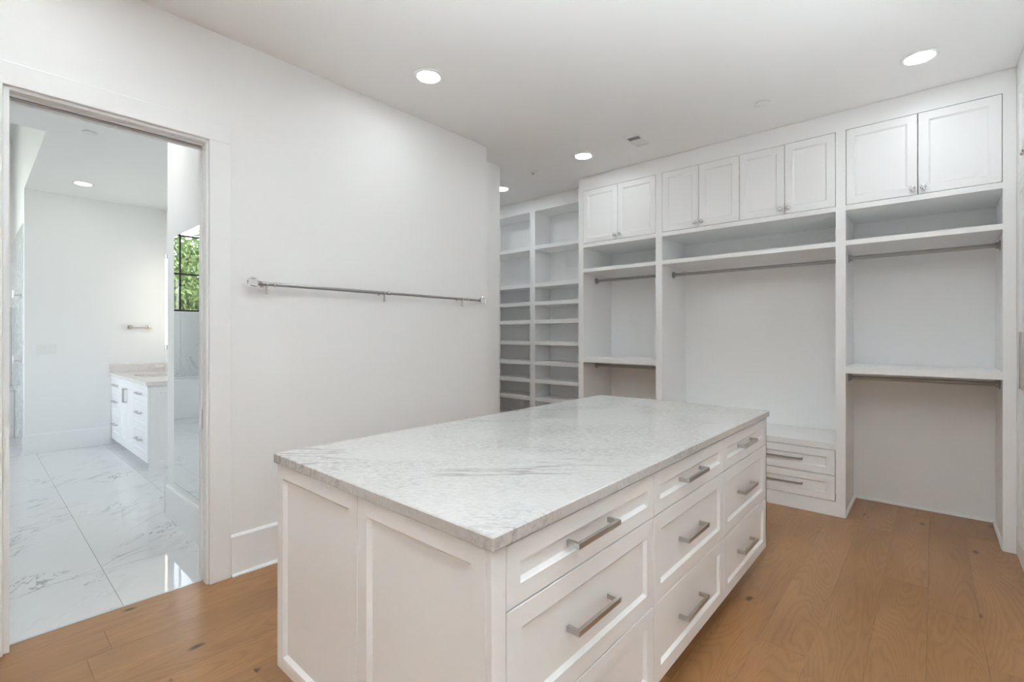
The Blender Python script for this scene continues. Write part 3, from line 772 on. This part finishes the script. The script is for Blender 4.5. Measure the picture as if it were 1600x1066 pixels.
fs = [(k*n+i, k*n+(i+1) % n, (k+1)*n+(i+1) % n, (k+1)*n+i) for k in range(len(prof)-1) for i in range(n)] + [tuple(range((len(prof)-1)*n, len(prof)*n))]
sk.add(vs, fs)
tag(sk.obj('sink', M_TUB, smooth=True), 'white undermount basin in the vanity top', 'sink')
q = B(XF + 0.0005, XF + 0.02, VY - 0.018, YB1 - 0.022, 0.8935, 0.997, b=0.001)
q.box(XF + 0.0005, VX1 + 0.03, YB1 - 0.021, YB1 - 0.001, 0.8935, 0.997)
tag(q.obj('backsplash', M_VTOP), 'low speckled stone splash against the wall behind the vanity top', 'backsplash')
fa = thing('faucet', 'chrome widespread faucet with a long spout on the vanity', 'faucet', (-6.91, 1.68, 0.893))
q = MB(); q.lathe((-6.91, 1.68, 0.8935), (0, 0, 1), [(0, 0.026), (0.006, 0.026), (0.008, 0.014), (0.10, 0.013)], 16)
q.box(-6.925, -6.895, 1.46, 1.695, 0.988, 1.002, b=0.002); q.obj('spout', M_CHROME, fa, smooth=True)
for dx in (-0.13, 0.13):
    q = MB(); q.lathe((-6.91 + dx, 1.68, 0.8935), (0, 0, 1), [(0, 0.024), (0.006, 0.024), (0.008, 0.014), (0.055, 0.013)], 16)
    q.box(-6.91 + dx - 0.035, -6.91 + dx + 0.035, 1.672, 1.688, 0.946, 0.956, b=0.002); q.obj('faucet_handle', M_CHROME, fa, smooth=True)

sn = thing('wall_sconce', 'tall lit tube sconce on the vanity wall at the mirror edge', 'sconce', (-7.41, YB1, 1.24))
sx, sy = -7.405, 1.70
MB().cyl((sx, sy, 1.245), (sx, sy, 2.345), 0.027, 20).obj('tube', M_TUBE, sn, smooth=True)
for za in (1.185, 2.346):
    MB().lathe((sx, sy, za), (0, 0, 1), [(0, 0.026), (0.004, 0.030), (0.055, 0.030), (0.059, 0.027)], 20).obj('end_cap', M_CHROME, sn, smooth=True)
B(sx - 0.03, sx + 0.03, sy + 0.031, YB1 - 0.0005, 1.70, 1.86, b=0.003).obj('wall_mount', M_CHROME, sn)

tb = thing('towel_bar', 'short warm nickel towel bar on the far bathroom wall', 'towel bar', (XF, 1.476, 1.466))
q = MB().cyl((XF + 0.06, 1.365, 1.462), (XF + 0.06, 1.60, 1.462), 0.008, 12); q.obj('bar', M_GOLD, tb, smooth=True)
for y in (1.375, 1.572):
    q = MB(); q.box(XF + 0.0005, XF + 0.012, y - 0.026, y + 0.026, 1.445, 1.497, b=0.003); q.cyl((XF + 0.01, y, 1.468), (XF + 0.072, y, 1.466), 0.012, 12)
    q.obj('post', M_GOLD, tb, smooth=True)
sw = thing('switch_plate', 'white three-gang light switch plate on the far bathroom wall', 'switch', (XF, 0.607, 1.2))
B(XF + 0.0005, XF + 0.006, 0.522, 0.694, 1.140, 1.258, b=0.002).obj('cover_plate', M_FIX, sw)
for k in range(3):
    y = 0.562 + k*0.046
    q = MB(); q.add([(XF + 0.006, y - 0.017, 1.165), (XF + 0.006, y + 0.017, 1.165), (XF + 0.006, y + 0.017, 1.233), (XF + 0.006, y - 0.017, 1.233),
                     (XF + 0.011, y - 0.016, 1.166), (XF + 0.011, y + 0.016, 1.166), (XF + 0.008, y + 0.016, 1.232), (XF + 0.008, y - 0.016, 1.232)],
                    [(0,3,2,1),(4,5,6,7),(0,1,5,4),(1,2,6,5),(2,3,7,6),(3,0,4,7)])
    q.obj('rocker', M_FIX, sw)

# bathtub under the window
bt = thing('bathtub', 'white built-in bathtub along the marble wall, reflected in the mirror', 'bathtub', (-9.59, -0.9, 0))
TX0, TX1, TY0, TY1, TZ = XW + 0.0135, -9.20, -2.198, YS - 0.014, 0.636
B(TX1 - 0.03, TX1, TY0, TY1, 0.001, TZ - 0.03, b=0.002).obj('apron', M_TUB, bt)
q = MB()
def rrect(x0, x1, y0, y1, r, z, n=6):
    pts = []
    for (cx, cy_, a0) in ((x1 - r, y1 - r, 0), (x0 + r, y1 - r, 90), (x0 + r, y0 + r, 180), (x1 - r, y0 + r, 270)):
        for i in range(n):
            t = math.radians(a0 + 90*i/(n-1)); pts.append((cx + r*math.cos(t), cy_ + r*math.sin(t), z))
    return pts
loops = [rrect(TX0, TX1, TY0, TY1, 0.004, TZ - 0.03), rrect(TX0, TX1, TY0, TY1, 0.004, TZ), rrect(TX0 + 0.09, TX1 - 0.09, TY0 + 0.2, TY1 - 0.2, 0.15, TZ),
         rrect(TX0 + 0.11, TX1 - 0.11, TY0 + 0.23, TY1 - 0.23, 0.15, TZ - 0.06), rrect(TX0 + 0.15, TX1 - 0.15, TY0 + 0.35, TY1 - 0.35, 0.13, 0.16), rrect(TX0 + 0.2, TX1 - 0.2, TY0 + 0.42, TY1 - 0.42, 0.1, 0.13)]
vs = [p for l in loops for p in l]; n = len(loops[0])
q.add(vs, [(k*n+i, k*n+(i+1) % n, (k+1)*n+(i+1) % n, (k+1)*n+i) for k in range(len(loops)-1) for i in range(n)] + [tuple(range((len(loops)-1)*n, len(loops)*n))])
q.obj('basin', M_TUB, bt, smooth=True)

# chrome wall hooks on the marble
for z, lab in ((1.83, 'upper small chrome hook on the marble wall by the tub'), (1.07, 'lower small chrome hook on the marble wall by the tub')):
    hk = thing('wall_hook', lab, 'hook', (-8.0, YS - 0.013, z))
    MB().lathe((-8.0, YS - 0.0125, z), (0, -1, 0), [(0, 0.027), (0.006, 0.027), (0.009, 0.009), (0.06, 0.009)], 16).obj('post', M_CHROME, hk, smooth=True)
    MB().cyl((-8.0, YS - 0.078, z - 0.03), (-8.0, YS - 0.078, z + 0.055), 0.008, 12).obj('crossbar', M_CHROME, hk, smooth=True)

# ------------------------------------------------------------------ garden beyond the window
tag(MB().box(-60, -10.4, -40, 40, -0.5, -0.3).box(-10.4, 5, -40, -2.6, -0.5, -0.3).obj('lawn', M_LAWN), 'green lawn outside the bathroom window', 'lawn', kind='structure')
def tree(x, y, h, r, seed, label, leafm):
    rnd = random.Random(seed)
    t = thing('tree', label, 'tree', (x, y, -0.3), 'garden trees')
    q = MB(); q.lathe((x, y, -0.3), (0, 0, 1), [(0, 0.24), (0.3, 0.17), (h*0.45, 0.13), (h*0.8, 0.05), (h*0.92, 0.02)], 10)
    for k in range(9):
        a = rnd.uniform(0, 6.28); z = h*rnd.uniform(0.35, 0.75)
        q.cyl((x, y, z - 0.3), (x + math.cos(a)*r*0.7, y + math.sin(a)*r*0.7, z + rnd.uniform(0.3, 1.0)), 0.05, 6, 0.015)
    q.obj('trunk', M_BARK, t, smooth=True)
    lf = MB()
    clumps = [(x + rnd.gauss(0, r*0.42), y + rnd.gauss(0, r*0.42), h*rnd.uniform(0.30, 0.95), rnd.uniform(0.35, 0.75)) for _ in range(60)]
    for (cx, cy_, cz, cr) in clumps:
        for _ in range(110):
            d = Vector((rnd.gauss(0, 1), rnd.gauss(0, 1), rnd.gauss(0, 1))).normalized()
            p = Vector((cx, cy_, cz)) + d*cr*rnd.uniform(0.55, 1.0)
            u = Vector((rnd.gauss(0, 1), rnd.gauss(0, 1), rnd.gauss(0, 1))).normalized(); v = u.orthogonal().normalized()
            s = rnd.uniform(0.06, 0.12)
            lf.add([p - u*s, p + v*s*0.5, p + u*s, p - v*s*0.5 + u*0.001], [(0, 1, 2, 3)])
    fo = lf.obj('foliage', leafm, t); fo['kind'] = 'stuff'
tree(-16.5, -2.2, 4.3, 1.9, 1, 'bushy green tree outside the bathroom window, nearer the house', M_LEAF)
tree(-20.5, 2.6, 5.6, 2.2, 2, 'taller pale green tree outside the bathroom window, to the left in the mirror', M_LEAF2)
tree(-21.0, -5.6, 5.0, 2.3, 3, 'pale green tree outside the window, farthest to the right in the mirror', M_LEAF2)
